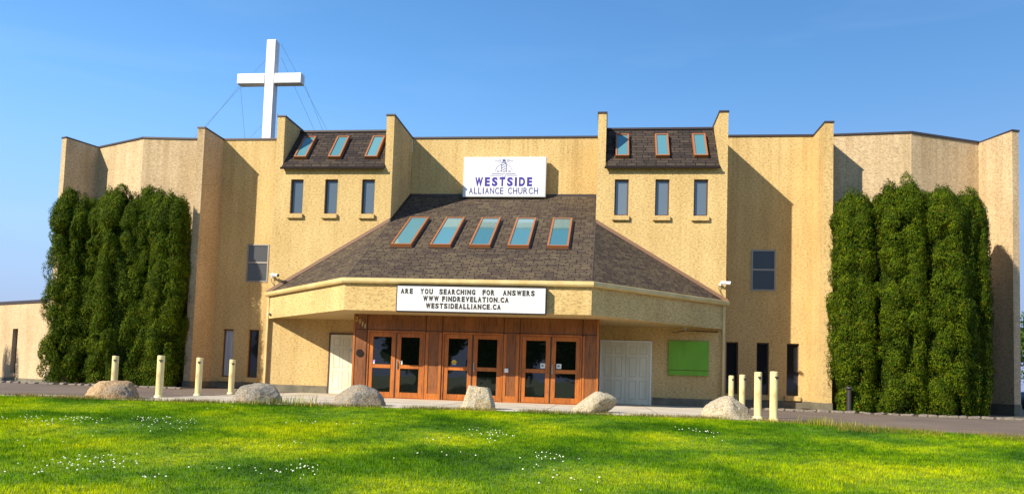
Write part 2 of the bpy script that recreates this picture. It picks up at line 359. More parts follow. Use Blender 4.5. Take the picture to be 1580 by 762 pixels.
# planting beds
for x0, x1, s in ((-18.3, -11.3, 1), (11.3, 18.3, 1)):
    mb = MB(); n = 14
    for i in range(n):
        a = x0 + (x1 - x0) * i / n; b = x0 + (x1 - x0) * (i + 1) / n
        ya = -.45 - (.9 if x0 > 0 else 0) * sm((a - 11.5) / 3) ; yb = -.45 - (.9 if x0 > 0 else 0) * sm((b - 11.5) / 3)
        mb.face([(a, ya, .012), (b, yb, .012), (b, 3.5, .03), (a, 3.5, .03)])
    tag(mb.build('planting_bed', SOIL), kind='structure')
# lawn surface
mb = MB(); XS = [-60 + i * 1.0 for i in range(121)]; TS = [-.12, 0, .12, .3, .6, 1, 1.5, 2] + [2.5 + .7 * i for i in range(31)]
nx = len(XS)
for t in TS:
    for x in XS: mb.v.append((x, edge(x) - t, LZ(x, t)))
for j in range(len(TS) - 1):
    for i in range(nx - 1): mb.f.append([j * nx + i, j * nx + i + 1, (j + 1) * nx + i + 1, (j + 1) * nx + i])
lawn = mb.build('lawn', TURF, smooth=True); tag(lawn, kind='structure')

# grass blades as one mesh
rng = np.random.default_rng(5)
def edge_np(x): return np.interp(x, [p[0] for p in EP], [p[1] for p in EP])
def lawn_z(x, t):
    gx = np.clip((x + 60) / 1.0, 0, 119.999); i = gx.astype(int); fx = gx - i
    T = np.array(TS); j = np.clip(np.searchsorted(T, t) - 1, 0, len(TS) - 2); ft = (t - T[j]) / (T[j + 1] - T[j])
    Z = np.array([v[2] for v in mb_l]).reshape(len(TS), nx)
    return (Z[j, i] * (1 - fx) + Z[j, i + 1] * fx) * (1 - ft) + (Z[j + 1, i] * (1 - fx) + Z[j + 1, i + 1] * fx) * ft
mb_l = mb.v
def blades(name, x, t, h, wd, m, lean=.45):
    n = len(x); y = edge_np(x) - t; z = lawn_z(x, np.clip(t, 0, 20)) - .004
    a = rng.uniform(0, 2 * np.pi, n); b = rng.uniform(0, 2 * np.pi, n); L = rng.uniform(0, lean, n) * h
    P = np.stack([x, y, z], 1); dx = np.stack([np.cos(a), np.sin(a), np.zeros(n)], 1) * (wd / 2)[:, None]
    ln = np.stack([np.cos(b) * L, np.sin(b) * L, h], 1)
    mid = P + ln * .55 * np.array([.6, .6, 1]); tip = P + ln
    V = np.stack([P - dx, P + dx, mid + dx * .8, tip, mid - dx * .8], 1).reshape(-1, 3)
    F = (np.arange(n) * 5)[:, None] + np.array([0, 1, 2, 3, 4])[None, :]
    return tag(quick(name, V, F, m), kind='stuff')
def frustum_pts(n, t0, t1, marg=1.2):
    # uniform over the part of the lawn a person standing near the street could see
    t = rng.uniform(t0, t1, n * 3); x = rng.uniform(-14, 17, n * 3); y = edge_np(x) - t
    d = (y + 25.96); cx = 4.05 - .122 * d; hw = .70 * d + marg
    k = np.abs(x - cx) < hw; k &= y > -19.4
    return x[k][:n], t[k][:n]
x, t = frustum_pts(430000, -.05, 11)
hh = rng.uniform(.022, .05, len(x)) * (1 + .3 * np.sin(x * 1.3) * np.sin(t * 1.1))
tag(blades('grass', x, t, hh, rng.uniform(.005, .010, len(x)), GRASS), 'short bright green lawn grass in front of the church', 'grass')
# ragged dry fringe along the lawn's edge
x = rng.uniform(-11, 22, 34000); t = rng.exponential(.10, 34000) - .14; wide = x > 8.6; t[wide] = rng.uniform(-.25, 1.0, wide.sum()); k = t < 1.0; x, t = x[k], t[k]
keep = (np.sin(x * 2.3) + np.sin(x * 5.1 + 1) + rng.uniform(-1, 1.6, len(x)) > -.4) ; x, t = x[keep], t[keep]
tag(blades('dry_grass', x, t, rng.uniform(.03, .12, len(x)), rng.uniform(.004, .009, len(x)), DRY), 'ragged dry grass along the top edge of the lawn', 'grass')
xs_, ts_, hs_ = [], [], []
for cx, n, h in ((-3.0, 90, .26), (-2.5, 70, .34), (-3.4, 40, .18), (-1.95, 20, .15), (8.5, 120, .24), (9.1, 60, .16), (7.7, 40, .14), (-9.0, 20, .14), (2.9, 30, .14), (4.4, 40, .16), (-.9, 20, .12)):
    xs_.append(rng.normal(cx, .22, n)); ts_.append(rng.uniform(-.05, .25, n)); hs_.append(rng.uniform(.4, 1, n) * h)
x = np.concatenate(xs_); tag(blades('weeds', x, np.concatenate(ts_), np.concatenate(hs_), rng.uniform(.007, .016, len(x)), WEED, .35), 'spindly tall weeds at the top edge of the lawn', 'weeds')
# white clover heads
CL = [(-5.31, -14.58, 14), (-4.75, -14.83, 12), (-4.57, -14.41, 22), (-4.17, -14.63, 8), (-3.61, -13.97, 24), (-3.15, -14.46, 8), (-2.86, -14.0, 10), (-2.57, -14.77, 8), (-3.34, -15.9, 3), (-2.11, -17.71, 14), (-1.75, -17.91, 14), (-2.04, -18.11, 8), (-1.82, -17.59, 8), (-1.42, -17.7, 8), (-0.81, -18.43, 6), (-1.48, -17.84, 5), (-1.21, -13.02, 6), (-3.45, -11.7, 3), (-0.34, -13.12, 4), (2.26, -13.5, 12), (2.08, -13.39, 6), (2.39, -13.29, 5), (1.78, -12.96, 4), (1.69, -14.47, 4), (2.27, -14.29, 4), (3.38, -15.6, 12), (3.27, -15.95, 5), (3.51, -15.62, 5), (3.51, -16.86, 5), (3.71, -17.32, 6), (2.0, -15.94, 4), (1.69, -16.49, 3), (3.46, -16.74, 2), (5.81, -11.73, 10), (6.01, -11.97, 6), (5.81, -12.85, 3), (0.6, -17.7, 12), (0.64, -17.4, 10), (0.42, -17.54, 6), (-0.37, -15.77, 5), (-0.24, -17.72, 5), (-2.13, -18.66, 4), (-3.23, -16.9, 4)]
V, F = [], []
r = random.Random(3)
OC = [(1, 0, 0), (0, 1, 0), (-1, 0, 0), (0, -1, 0), (0, 0, 1), (0, 0, -.6)]; OF = [(0, 1, 4), (1, 2, 4), (2, 3, 4), (3, 0, 4), (1, 0, 5), (2, 1, 5), (3, 2, 5), (0, 3, 5)]
for cx, cy, n in CL:
    for _ in range(n):
        x = r.gauss(cx, .17); y = r.gauss(cy, .2); tt = edge(x) - y; s = r.uniform(.007, .0145)
        z = LZ(x, tt) + r.uniform(.055, .08); i = len(V)
        V += [(x + a * s, y + b * s, z + c * s) for a, b, c in OC]; F += [(a + i, b + i, c + i) for a, b, c in OF]
tag(quick('clover_flowers', V, F, PETAL), 'tiny white clover heads scattered in loose patches over the lawn', 'flowers', kind='stuff')

# ------------------------------------------------------------ the church
A_, B_, FT, YM, H = 8.14, 3.685, .29, 2.64, 10.15
church = empty('church_building', (0, 0, 0), 'large tan stucco church with two shingled towers and an angled entrance roof', 'church')
church_parts = []
def window(x0, x1, z0, z1, y, depth, parent, frame_m=WINW, glass=GLASS_W, fw=.045, mull=None, proud=0, sill=True, sillm=STUCCO, dark_reveal=True):
    mb = MB(); yf = y + depth - .05 - proud; yb = y + depth + .02 - proud
    mb.box(x0, x0 + fw, yf, yb, z0, z1); mb.box(x1 - fw, x1, yf, yb, z0, z1); mb.box(x0 + fw, x1 - fw, yf, yb, z0, z0 + fw); mb.box(x0 + fw, x1 - fw, yf, yb, z1 - fw, z1)
    if mull: mb.box(x0 + fw, x1 - fw, yf + .005, yb, mull - fw * .6, mull + fw * .6)
    wo = mb.build('window', frame_m, parent)
    g = MB().box(x0 + fw * .8, x1 - fw * .8, yf + .03, yf + .045, z0 + fw * .8, z1 - fw * .8); g.build('pane', glass, wo)
    if sill: MB().box(x0 - .07, x1 + .05, y - .09, y + depth - .055, z0 - .19, z0 - .02).build('sill', sillm, wo, bevel=.012)
    return wo
TW = [(5.95, .24), (4.555, .24), (7.26, .235)]
for sg in (-1, 1):
    F = frameY(0)
    xa, xb = (-A_, -B_) if sg < 0 else (B_, A_)
    cs = sorted([sg * c for c, _ in TW])
    holes = [(c - .24, c + .24, 6.53, 7.80, .14) for c in cs]
    mb = MB(); wall_holes(mb, F, xa, xb, 0, H, holes + [(xa + FT, xb - FT, 8.22, H, 2.6)])
    mb.face([(xa, 0, 0), (xa, 0, H), (xa, 2.62, H), (xa, 2.62, 0)]); mb.face([(xb, 0, 0), (xb, 2.62, 0), (xb, 2.62, H), (xb, 0, H)])
    mb.face([(xa, 0, H), (xa + FT, 0, H), (xa + FT, 2.62, H), (xa, 2.62, H)]); mb.face([(xb - FT, 0, H), (xb, 0, H), (xb, 2.62, H), (xb - FT, 2.62, H)])
    mb.build('tower_wall', STUCCO, church, recalc=False)
    for c in cs: window(c - .24, c + .24, 6.53, 7.80, 0, .14, church)
    # mansard
    ma = MB().prism([(-.14, 8.17), (-.10, 8.17), (.02, 8.26), (2.3, 8.26), (2.3, 10.02), (1.385, 10.02), (-.14, 8.21)], xa + FT + .004, xb - FT - .004, 'x')
    man = ma.build('mansard_roof', SHINGLE_M, church)
    MB().box(xa + FT + .006, xb - FT - .006, 1.33, 2.3, 10.022, 10.09).build('ridge_cap', CAP, man)
    MB().box(xa + FT - .03, xb - FT + .03, -.165, -.142, 8.14, 8.215).build('drip_edge', DRIP, man)
    for c in cs:
        nrm = Vector((0, -(10.02 - 8.21), 1.525)).normalized(); upv = Vector((0, 1.525, 1.81)).normalized()
        o3 = Vector((c, -.14, 8.21)) + upv * .50
        Fs = lambda u, v, w_, o3=o3, nrm=nrm, upv=upv: tuple(o3 + Vector((1, 0, 0)) * u + upv * v + nrm * w_)
        mb = MB(); fwk = .055; W2 = .235; HH = 1.40
        mb.fbox(Fs, -W2, -W2 + fwk, 0, HH, -.02, .13); mb.fbox(Fs, W2 - fwk, W2, 0, HH, -.02, .13); mb.fbox(Fs, -W2 + fwk, W2 - fwk, 0, fwk, -.02, .13); mb.fbox(Fs, -W2 + fwk, W2 - fwk, HH - fwk, HH, -.02, .13)
        sk = mb.build('skylight', SKYW, man); MB().fbox(Fs, -W2 + fwk, W2 - fwk, fwk, HH - fwk, .08, .10).build('pane', GLASS_S, sk)
    # caps on the two fins
    for a, b in ((xa, xa + FT), (xb - FT, xb)): MB().box(a - .025, b + .025, -.03, 2.62, H, H + .055).build('parapet_cap', CAP, church)
# centre wall
MB().box(-B_, B_, YM, YM + .25, 3, H).build('main_wall', STUCCO, church)
MB().box(-B_, B_, YM - .04, YM + .3, H, H + .07).build('parapet_cap', CAP, church)
LOWX = [(9.92, .215), (11.0, .215), (8.82, .215)]
for sg in (-1, 1):
    xa, xb = (-11.66, -A_) if sg < 0 else (A_, 11.66)
    hs = []
    for c in (9.92, 11.0, 8.82): hs.append((sg * c - .22, sg * c + .22, .46, 2.38, .16))
    sq = (-10.37, -9.45, 4.31, 5.85) if sg < 0 else (9.47, 10.35, 4.31, 5.85)
    hs.append((*sq, .08))
    mb = MB(); wall_holes(mb, frameY(YM), xa, xb, 0, H, hs); mb.build('main_wall', STUCCO, church, recalc=False)
    for h in hs[:3]:
        wdw = window(h[0], h[1], h[2], h[3], YM, .16, church, glass=CURT if (sg < 0 and h[0] < -11) else GLASS_L, sillm=STUCCO)
    window(*sq, YM, .08, church, frame_m=ALU, glass=GLASS_B if sg < 0 else GLASS_L, fw=.055, mull=(sq[2] + sq[3]) / 2 + .02, sill=False, proud=.05)
    MB().box(xa, xb, YM - .04, YM + .3, H, H + .07).build('parapet_cap', CAP, church)
    # fin between main wall and wing
    fx0, fx1 = (-11.95, -11.66) if sg < 0 else (11.66, 11.95)
    MB().box(fx0, fx1, 1.16, 2.7, 0, H).build('buttress_fin', STUCCO_P if sg < 0 else STUCCO, church)
    MB().box(fx0 - .025, fx1 + .025, 1.13, 2.7, H, H + .055).build('parapet_cap', CAP, church)
    # wing: angled walls
    P = [(sg * 11.95, 2.64), (sg * 15.02, 2.36), (sg * 17.89, 3.59)]
    for p, q in zip(P, P[1:]):
        if sg < 0: p, q = q, p
        Fw, L = frame2(p, q); MB().fbox(Fw, 0, L, 0, H, -.25, 0).build('wing_wall', STUCCO_P, church)
        MB().fbox(Fw, 0, L, H, H + .07, -.3, .04).build('parapet_cap', CAP, church)
    a = Vector((sg * 17.89, 3.59)); b = Vector((sg * 18.36, 2.20)); d = (b - a).normalized(); n = Vector((sg * abs(d.y), abs(d.x))) * .28
    mb = MB().prism([tuple(a), tuple(b), tuple(b + n), tuple(a + n)], 0, H, 'z'); mb.build('buttress_fin', STUCCO_P, church)
    e = d * .03; MB().prism([tuple(a), tuple(b + e - n * .08), tuple(b + e + n * 1.08), tuple(a + n)], H, H + .055, 'z').build('parapet_cap', CAP, church)
    # side wall running back
    MB().box(*sorted((sg * 18.2, sg * 17.95)), 3.4, 22, 0, H - .02).build('side_wall', STUCCO_P, church)
    # plinths
    MB().box(xa, xb, YM - .025, YM - .002, 0, .27).build('plinth', PLINTH, church)
    MB().box(fx0 - .02, fx1 + .02, 1.14, 2.6, 0, .26).build('plinth', PLINTH, church)
    mb = MB().prism([tuple(a - n * .08), tuple(b + e * .8 - n * .08), tuple(b + e * .8 + n * 1.08), tuple(a + n * 1.08)], 0, .42, 'z'); mb.build('plinth', PLINTH, church)
    tx = (-A_, -5.76) if sg < 0 else (5.75, A_)
    MB().box(tx[0], tx[1], -.022, -.002, 0, .27).build('plinth', PLINTH, church)
MB().box(-18, 18, 21.8, 22, 0, H - .02).build('rear_wall', STUCCO_P, church)
MB().prism([(-17.9, 4.2), (-15, 3.0), (15, 3.0), (17.9, 4.2), (17.9, 21.8), (-17.9, 21.8)], 9.5, 9.72, 'z').build('flat_roof', CAP, church)

# entrance canopy
C_, CDp, ZB, ZT = 3.69, -4.4, 2.64, 3.47
slope = (7.78 - 3.50) / 7.04
foot = [(-A_, 0), (-C_, CDp), (C_, CDp), (A_, 0)]
can = MB().prism([(-A_ + .1, -.004), (-C_ + .05, CDp + .12), (C_ - .05, CDp + .12), (A_ - .1, -.004)], ZB + .02, ZB + .06, 'z').build('soffit', SOFFIT, church)
for p, q in zip(foot, foot[1:]):
    Fw, L = frame2(p, q); MB().fbox(Fw, .0, L, ZB, ZT, -.12, 0).build('fascia', STUCCO, church)
    g = MB(); prof = [(0.004, 3.44), (.10, 3.45), (.13, 3.50), (.13, 3.59), (.11, 3.60), (.004, 3.60)]
    ext = .06; n = len(prof); i0 = len(g.v)
    for u in (-ext if p[0] == -A_ else -.05, L + (.05 if q[0] != A_ else ext)):
        for w_, z_ in prof: g.v.append(Fw(u, z_, w_))
    g.f += [list(range(n))[::-1], [n + k for k in range(n)]] + [[k, (k + 1) % n, n + (k + 1) % n, n + k] for k in range(n)]
    g.build('gutter', GUTTER, church)
z0r = 3.56
MB().prism([(CDp - .04, z0r - .06), (CDp - .04, z0r), (YM, z0r + slope * (YM - CDp + .04)), (YM, z0r - .3)], -C_, C_, 'x').build('canopy_roof', SHINGLE, church)
zh = z0r + slope * (0 - CDp + .04)
for sg in (-1, 1):
    p0 = (sg * C_, CDp - .04, z0r); p1 = (sg * (A_ + .03), -.005, z0r); p2 = (sg * C_, -.005, zh)
    q = [(sg * C_, CDp - .04, z0r - .1), (sg * (A_ + .03), -.005, z0r - .1), (sg * C_, -.005, z0r - .1)]
    mb = MB(); mb.v = [p0, p1, p2] + q; mb.f = [[0, 1, 2], [3, 5, 4], [0, 3, 4, 1], [1, 4, 5, 2], [2, 5, 3, 0]]
    mb.build('canopy_roof', SHINGLE, church)
    # hip line, wall flashing
    mb = MB(); Fh = lambda u, v, w_: (sg * C_ + u, CDp + v, z0r + .012 + slope * v + w_)
    mb.hexa([Fh(-.012, 0, 0), Fh(.012, 0, 0), Fh(.012, 4.4, 0), Fh(-.012, 4.4, 0), Fh(-.012, 0, .014), Fh(.012, 0, .014), Fh(.012, 4.4, .014), Fh(-.012, 4.4, .014)]); mb.build('hip_seam', CAP, church)
    d = Vector((p1[0] - p2[0], 0, p1[2] - p2[2])).normalized(); nn = Vector((0, 0, 1)); a = Vector(p2) + Vector((0, 0, -.01)); b = Vector(p1) + d * .05
    mb = MB(); mb.hexa([(a.x, -.05, a.z), (b.x, -.05, b.z), (b.x, -.003, b.z), (a.x, -.003, a.z), (a.x, -.05, a.z + .13), (b.x, -.05, b.z + .13), (b.x, -.003, b.z + .13), (a.x, -.003, a.z + .13)]); mb.build('wall_flashing', BROWN_FL, church)
    # flashing up the tower's inner side
    mb = MB(); xx = sorted((sg * (B_ - .002), sg * (B_ - .03))); zz = lambda y: z0r + slope * (y - CDp + .04)
    mb.hexa([(xx[0], -.03, zz(-.03)), (xx[1], -.03, zz(-.03)), (xx[1], YM, zz(YM)), (xx[0], YM, zz(YM)), (xx[0], -.03, zz(-.03) + .1), (xx[1], -.03, zz(-.03) + .1), (xx[1], YM, zz(YM) + .1), (xx[0], YM, zz(YM) + .1)]); mb.build('wall_flashing', CAP, church)
    # downspout from the gutter's end
    x = sg * (A_ - .06)
    MB().box(x - .045, x + .045, -.13, -.045, .12, 3.45).build('downspout', GUTTER, church, bevel=.012)
MB().box(-B_ + .03, B_ - .03, YM - .03, YM - .002, z0r + slope * (YM - CDp) - .02, z0r + slope * (YM - CDp) + .09).build('wall_flashing', CAP, church)
# big skylights
nrm = Vector((0, -slope, 1)).normalized(); upv = Vector((0, 1, slope)).normalized()
for c in (-2.62, -1.31, -.01, 1.25, 2.53):
    o3 = Vector((c, -2.2, z0r + slope * (-2.2 - CDp + .04)))
    Fs = lambda u, v, w_, o3=o3: tuple(o3 + Vector((1, 0, 0)) * u + upv * v + nrm * w_)
    mb = MB(); W2, HH, fk = .345, 2.72, .06
    mb.fbox(Fs, -W2, -W2 + fk, 0, HH, -.02, .13); mb.fbox(Fs, W2 - fk, W2, 0, HH, -.02, .13); mb.fbox(Fs, -W2 + fk, W2 - fk, 0, fk, -.02, .13); mb.fbox(Fs, -W2 + fk, W2 - fk, HH - fk, HH, -.02, .13)
    sk = mb.build('skylight', SKYW, church); MB().fbox(Fs, -W2 + fk, W2 - fk, fk, HH - fk, .09, .105).build('pane', GLASS_S, sk)
    MB().fbox(Fs, -W2 - .05, W2 + .05, -.04, HH + .05, .0, .02).build('skirt', CAP, sk)

# timber vestibule with three pairs of doors
YD = -2.8
vest = MB(); pairs = [(-3.43, -1.54), (-.98, .95), (1.48, 3.41)]
wall_holes(vest, frameY(YD), -3.9, 3.92, 0, ZB + .02, [(a, b, .0, 2.14, .10) for a, b in pairs])
vest.face([(-3.9, YD, 0), (-3.9, 0, 0), (-3.9, 0, ZB + .02), (-3.9, YD, ZB + .02)]); vest.face([(3.92, YD, 0), (3.92, 0, 0), (3.92, 0, ZB + .02), (3.92, YD, ZB + .02)])
ves = vest.build('timber_front', WOOD, church)
# trims: corner boards, header joints, framed panels in the piers
for x in (-3.9, 3.86, 3.43): MB().box(x, x + .06, YD - .02, YD - .003, 0, ZB + .01 if x != 3.43 else 2.12).build('corner_board', DOORW, ves)
for a, b in ((-1.52, -1.00), (.97, 1.46)):
    MB().prism([(a, 0), (b, 0), (b, 2.12), (b - .09, 2.12), (b - .09, .2), (a + .09, .2), (a + .09, 2.12), (a, 2.12)], YD - .022, YD - .003, 'y').build('pier_trim', DOORW, ves)
mb = MB()
for x in (-3.45, -1.53, -.995, .962, 1.472, 3.42): mb.box(x - .009, x + .009, YD - .0235, YD - .001, 0, ZB)
mb.box(-3.84, 3.86, YD - .007, YD - .001, 2.155, 2.175)
mb.build('joint', mat('shadow_joint', (.05, .015, .006), .8), ves)
for k, (a, b) in enumerate(pairs):
    mid = (a + b) / 2
    MB().box(a, b, YD + .085, YD + .12, 0, 2.14).build('door_back', DARKM, church)
    mb = MB().box(a, a + .05, YD + .0, YD + .08, .02, 2.14); mb.box(b - .05, b, YD, YD + .08, .02, 2.14); mb.box(a + .05, b - .05, YD, YD + .08, 2.09, 2.14); mb.box(a, b, YD - .03, YD + .08, 0, .02)
    mb.build('door_frame', DOORW, church)
    for l, r_ in ((a + .055, mid - .022), (mid + .022, b - .055)):
        st, y0, y1 = .135, YD + .03, YD + .075
        mb = MB().box(l, l + st, y0, y1, .025, 2.085); mb.box(r_ - st, r_, y0, y1, .025, 2.085)
        mb.box(l + st, r_ - st, y0, y1, .025, .20); mb.box(l + st, r_ - st, y0 - .004, y1, .95, 1.07); mb.box(l + st, r_ - st, y0, y1, 1.95, 2.085)
        dr = mb.build('door', DOORW, church, bevel=.006)
        for zz0, zz1 in ((.20, .95), (1.07, 1.95)):
            MB().box(l + st, r_ - st, y0 + .022, y0 + .032, zz0, zz1).build('pane', GLASS_D, dr)
        right = l > mid
        if right: MB().box(l + .02, l + .05, y0 - .02, y0 - .005, .93, 1.22).box(l + .027, l + .043, y0 - .055, y0 - .04, .98, 1.17).box(l + .027, l + .043, y0 - .042, y0 - .018, .98, 1.0).box(l + .027, l + .043, y0 - .042, y0 - .018, 1.15, 1.17).build('handle', STEEL, dr)
        MB().box(l + .001, l + .02, y0 + .004, y0 + .03, 0, .0).v
    # meeting strip
    MB().box(mid - .02, mid + .02, YD + .045, YD + .08, .02, 2.09).build('meeting_strip', DARKM, church)
# stickers on the glass and small boxes on the timber
def decal(x0, x1, z0, z1, y, m, name, th=.003, parent=church): return MB().box(x0, x1, y - th, y, z0, z1).build(name, m, parent)
yg = YD + .0515
ST1 = mat('notice_pale', (.62, .68, .66), .6); ST2 = mat('notice_yellow', (.55, .42, .03), .6); ST3 = mat('notice_blue', (.03, .08, .35), .6); ST4 = mat('notice_ink', (.12, .2, .2), .6); STP = mat('notice_violet', (.35, .2, .5), .6)
s1 = decal(-2.42, -2.27, 1.085, 1.21, yg, ST1, 'sticker'); decal(-2.39, -2.30, 1.11, 1.17, yg - .0035, ST4, 'sticker_print', .001, s1)
decal(-3.25, -3.17, 1.14, 1.21, yg, STP, 'sticker'); decal(-3.24, -3.18, 1.085, 1.138, yg, ST1, 'sticker')
mb = MB(); mb.prism([(-.60 + .08 * math.cos(t * math.pi / 8), 1.20 + .08 * math.sin(t * math.pi / 8)) for t in range(16)], yg - .003, yg, 'y'); s2 = mb.build('sticker', ST2, church); decal(-.67, -.53, 1.175, 1.195, yg - .004, mat('notice_red', (.4, .08, .02), .6), 'sticker_print', .001, s2)
decal(-.67, -.53, 1.085, 1.13, yg, ST3, 'sticker')
for x0 in (2.13, 2.63):
    s3 = decal(x0, x0 + .15, 1.10, 1.25, yg, ST1, 'sticker'); decal(x0 + .03, x0 + .10, 1.15, 1.21, yg - .0035, ST4, 'sticker_print', .001, s3)
MB().box(1.02, 1.14, YD - .07, YD - .023, .93, 1.06).build('card_reader', PLASTIC_W, church, bevel=.01)
mb = MB(); mb.prism([(-3.66 + .125 * math.cos((t + .5) * math.pi / 4), 1.41 + .125 * math.sin((t + .5) * math.pi / 4)) for t in range(8)], YD - .03, YD - .001, 'y'); mb.build('plaque', DRIP, church)
MB().box(-.04, .0, YD - .03, YD - .001, 1.40, 1.44).v
# white side doors
def white_doors(x0, x1):
    mb = MB().box(x0 - .05, x0, -.05, .05, 0, 2.18).box(x1, x1 + .05, -.05, .05, 0, 2.18).box(x0, x1, -.05, .05, 2.13, 2.18)
    fr = mb.build('side_door_frame', WINW if x0 < 0 else PLASTIC_W, church)
    mid = (x0 + x1) / 2
    for l, r_ in ((x0, mid - .004), (mid + .004, x1)):
        d = MB().box(l, r_, -.035, -.005, .015, 2.125).build('side_door', WHITE_D, church)
        cw = (r_ - l); mb = MB()
        for a in (.14, .56):
            for z0, z1 in ((.18, .82), (.95, 1.62), (1.72, 2.0)):
                xa, xb = l + a * cw, l + (a + .30) * cw
                mb.box(xa, xb, -.042, -.035, z0, z0 + .022); mb.box(xa, xb, -.042, -.035, z1 - .018, z1); mb.box(xa, xa + .022, -.042, -.035, z0 + .018, z1 - .018); mb.box(xb - .022, xb, -.042, -.035, z0 + .018, z1 - .018)
        mb.build('panel_moulding', DOORLINE, d)
        s = (r_ - .10) if r_ < mid else (l + .06)
        MB().box(s, s + .045, -.075, -.036, 1.53, 1.60).build('lock', STEEL, d)
white_doors(-5.69, -4.0); white_doors(4.0, 5.66)
# green board over the hatch
gb = MB().box(6.26, 7.60, -.06, -.004, 1.23, 2.22).build('hatch_board', GREEN, church, bevel=.006); gb['label'] = 'bright green painted board on the shaded wall'
MB().box(6.26, 7.60, -.08, -.004, 1.05, 1.215).build('ledge', GREEN, gb, bevel=.006)
MB().box(7.55, 7.59, -.07, -.06, 1.3, 2.15).v
# cable and lamp under the right canopy
pts = [(6.35, -.35, 2.50), (6.45, -.3, 2.47), (6.6, -.25, 2.53), (6.9, -.1, 2.56), (7.3, -.05, 2.555), (7.9, -.04, 2.55)]
MB().tube(pts, .014, 6).build('cable', DARKM, church)
MB().box(6.72, 6.86, -.30, -.16, 2.60, 2.66).tube([(6.79, -.23, 2.6), (6.79, -.25, 2.54)], .04, 8).build('soffit_lamp', STEEL, church)

# ------------------------------------------------------------ lettering
def text_mesh(s, bold=0.0, shear=0):
    cu = bpy.data.curves.new('t', 'FONT'); cu.body = s; cu.size = 1; cu.offset = bold; cu.extrude = .5; cu.shear = shear; cu.resolution_u = 4
    to = bpy.data.objects.new('t', cu); COL.objects.link(to); dg = bpy.context.evaluated_depsgraph_get(); me = bpy.data.meshes.new_from_object(to.evaluated_get(dg))
    v = [tuple(x.co) for x in me.vertices]; f = [list(p.vertices) for p in me.polygons]
    bpy.data.objects.remove(to); bpy.data.curves.remove(cu); bpy.data.meshes.remove(me)
    return v, f
LW = {'I': .42, '.': .36, 'W': 1.35, 'M': 1.3, 'N': 1.04, 'L': .84, 'E': .86, 'F': .84}
def word_fit(mb, s, x0, x1, z0, z1, y, th, bold, gap=.24):
    tot = sum(LW.get(c, 1) for c in s) + gap * (len(s) - 1); k = (x1 - x0) / tot; x = x0
    for c in s:
        w_ = LW.get(c, 1) * k; q = .16 * w_ if c == 'I' else 0
        lettering(mb, c, x + q, x + w_ - q, z0, z1 if c != '.' else z0 + (z1 - z0) * .2, y, th, bold); x += w_ + gap * k
def lettering(mb, s, x0, x1, z0, z1, y, th, bold=0, rot=0):
    v, f = text_mesh(s, bold); X = [a[0] for a in v]; Y = [a[1] for a in v]; mnx, mxx, mny, mxy = min(X), max(X), min(Y), max(Y); i = len(mb.v)
    cx, cz = (x0 + x1) / 2, (z0 + z1) / 2; c, sn = math.cos(rot), math.sin(rot)
    for a, b, d in v:
        px = x0 + (a - mnx) / (mxx - mnx) * (x1 - x0) - cx; pz = z0 + (b - mny) / (mxy - mny) * (z1 - z0) - cz
        mb.v.append((cx + px * c - pz * sn, y - th * (d + .5), cz + px * sn + pz * c))
    mb.f += [[i + k for k in g] for g in f]
# house number 2011, stepping down to the right
mb = MB()
for ch, x, z in (('2', -3.85, 2.50), ('0', -3.74, 2.43), ('1', -3.625, 2.355), ('1', -3.54, 2.285)):
    lettering(mb, ch, x, x + (.08 if ch != '1' else .034), z - .08, z + .06, YD - .004, .012, 0, -.1)
mb.build('house_number', GOLD, church)

# church name sign
SX0, SX1, SZ0, SZ1, SY = -1.50, 1.72, 7.71, 9.285, 2.2
sign = empty('name_sign', (SX0 / 2 + SX1 / 2, 2.5, SZ0), 'white rectangular church name sign with lighthouse emblem on the upper wall', 'sign')
def rel(o, e):   # keep world geometry, parent to an empty that is not at the origin
    for v in o.data.vertices: v.co -= e.location
    o.parent = e; return o
rel(MB().box(SX0, SX1, SY, 2.52, SZ0, SZ1).build('cabinet', SIGNFR, bevel=.01), sign)
rel(MB().box(SX0 + .05, SX1 - .05, SY - .006, SY - .001, SZ0 + .05, SZ1 - .05).build('sign_face', WHITE), sign)
rel(MB().box(SX0 + .4, SX0 + .5, 2.52, YM, SZ0 + .2, SZ1 - .2).box(SX1 - .5, SX1 - .4, 2.52, YM, SZ0 + .2, SZ1 - .2).build('bracket', DARKM), sign)
yl = SY - .007
mb = MB(); n = 'WESTSIDE'; wds = [1.25, .82, .92, .9, .92, .34, .98, .82]; tot = sum(wds); gap = .078; sc = (2.215 - gap * 7) / tot; x = SX0 + .475
for chh, wq in zip(n, wds): lettering(mb, chh, x, x + wq * sc, SZ1 - 1.155, SZ1 - .805, yl, .006, .05); x += wq * sc + gap
rel(mb.build('lettering', BLUE), sign)
for word, a, b in (('ALLIANCE', .245, 1.59), ('CHURCH', 1.76, 2.93)):
    mb = MB(); word_fit(mb, word, SX0 + a, SX0 + b, SZ1 - 1.46, SZ1 - 1.21, yl, .006, .012); rel(mb.build('lettering', TEAL), sign)
mb = MB()
def stroke(p, q, wd=.014):
    wd = wd * 1.5
    p = Vector((SX0 + p[0], SZ1 - p[1])); q = Vector((SX0 + q[0], SZ1 - q[1])); d = (q - p).normalized(); n_ = Vector((-d.y, d.x)) * wd / 2
    mb.prism([tuple(p + n_), tuple(p - n_), tuple(q - n_), tuple(q + n_)], yl - .004 - random.random() * .002, yl, 'y')
cx = 1.58
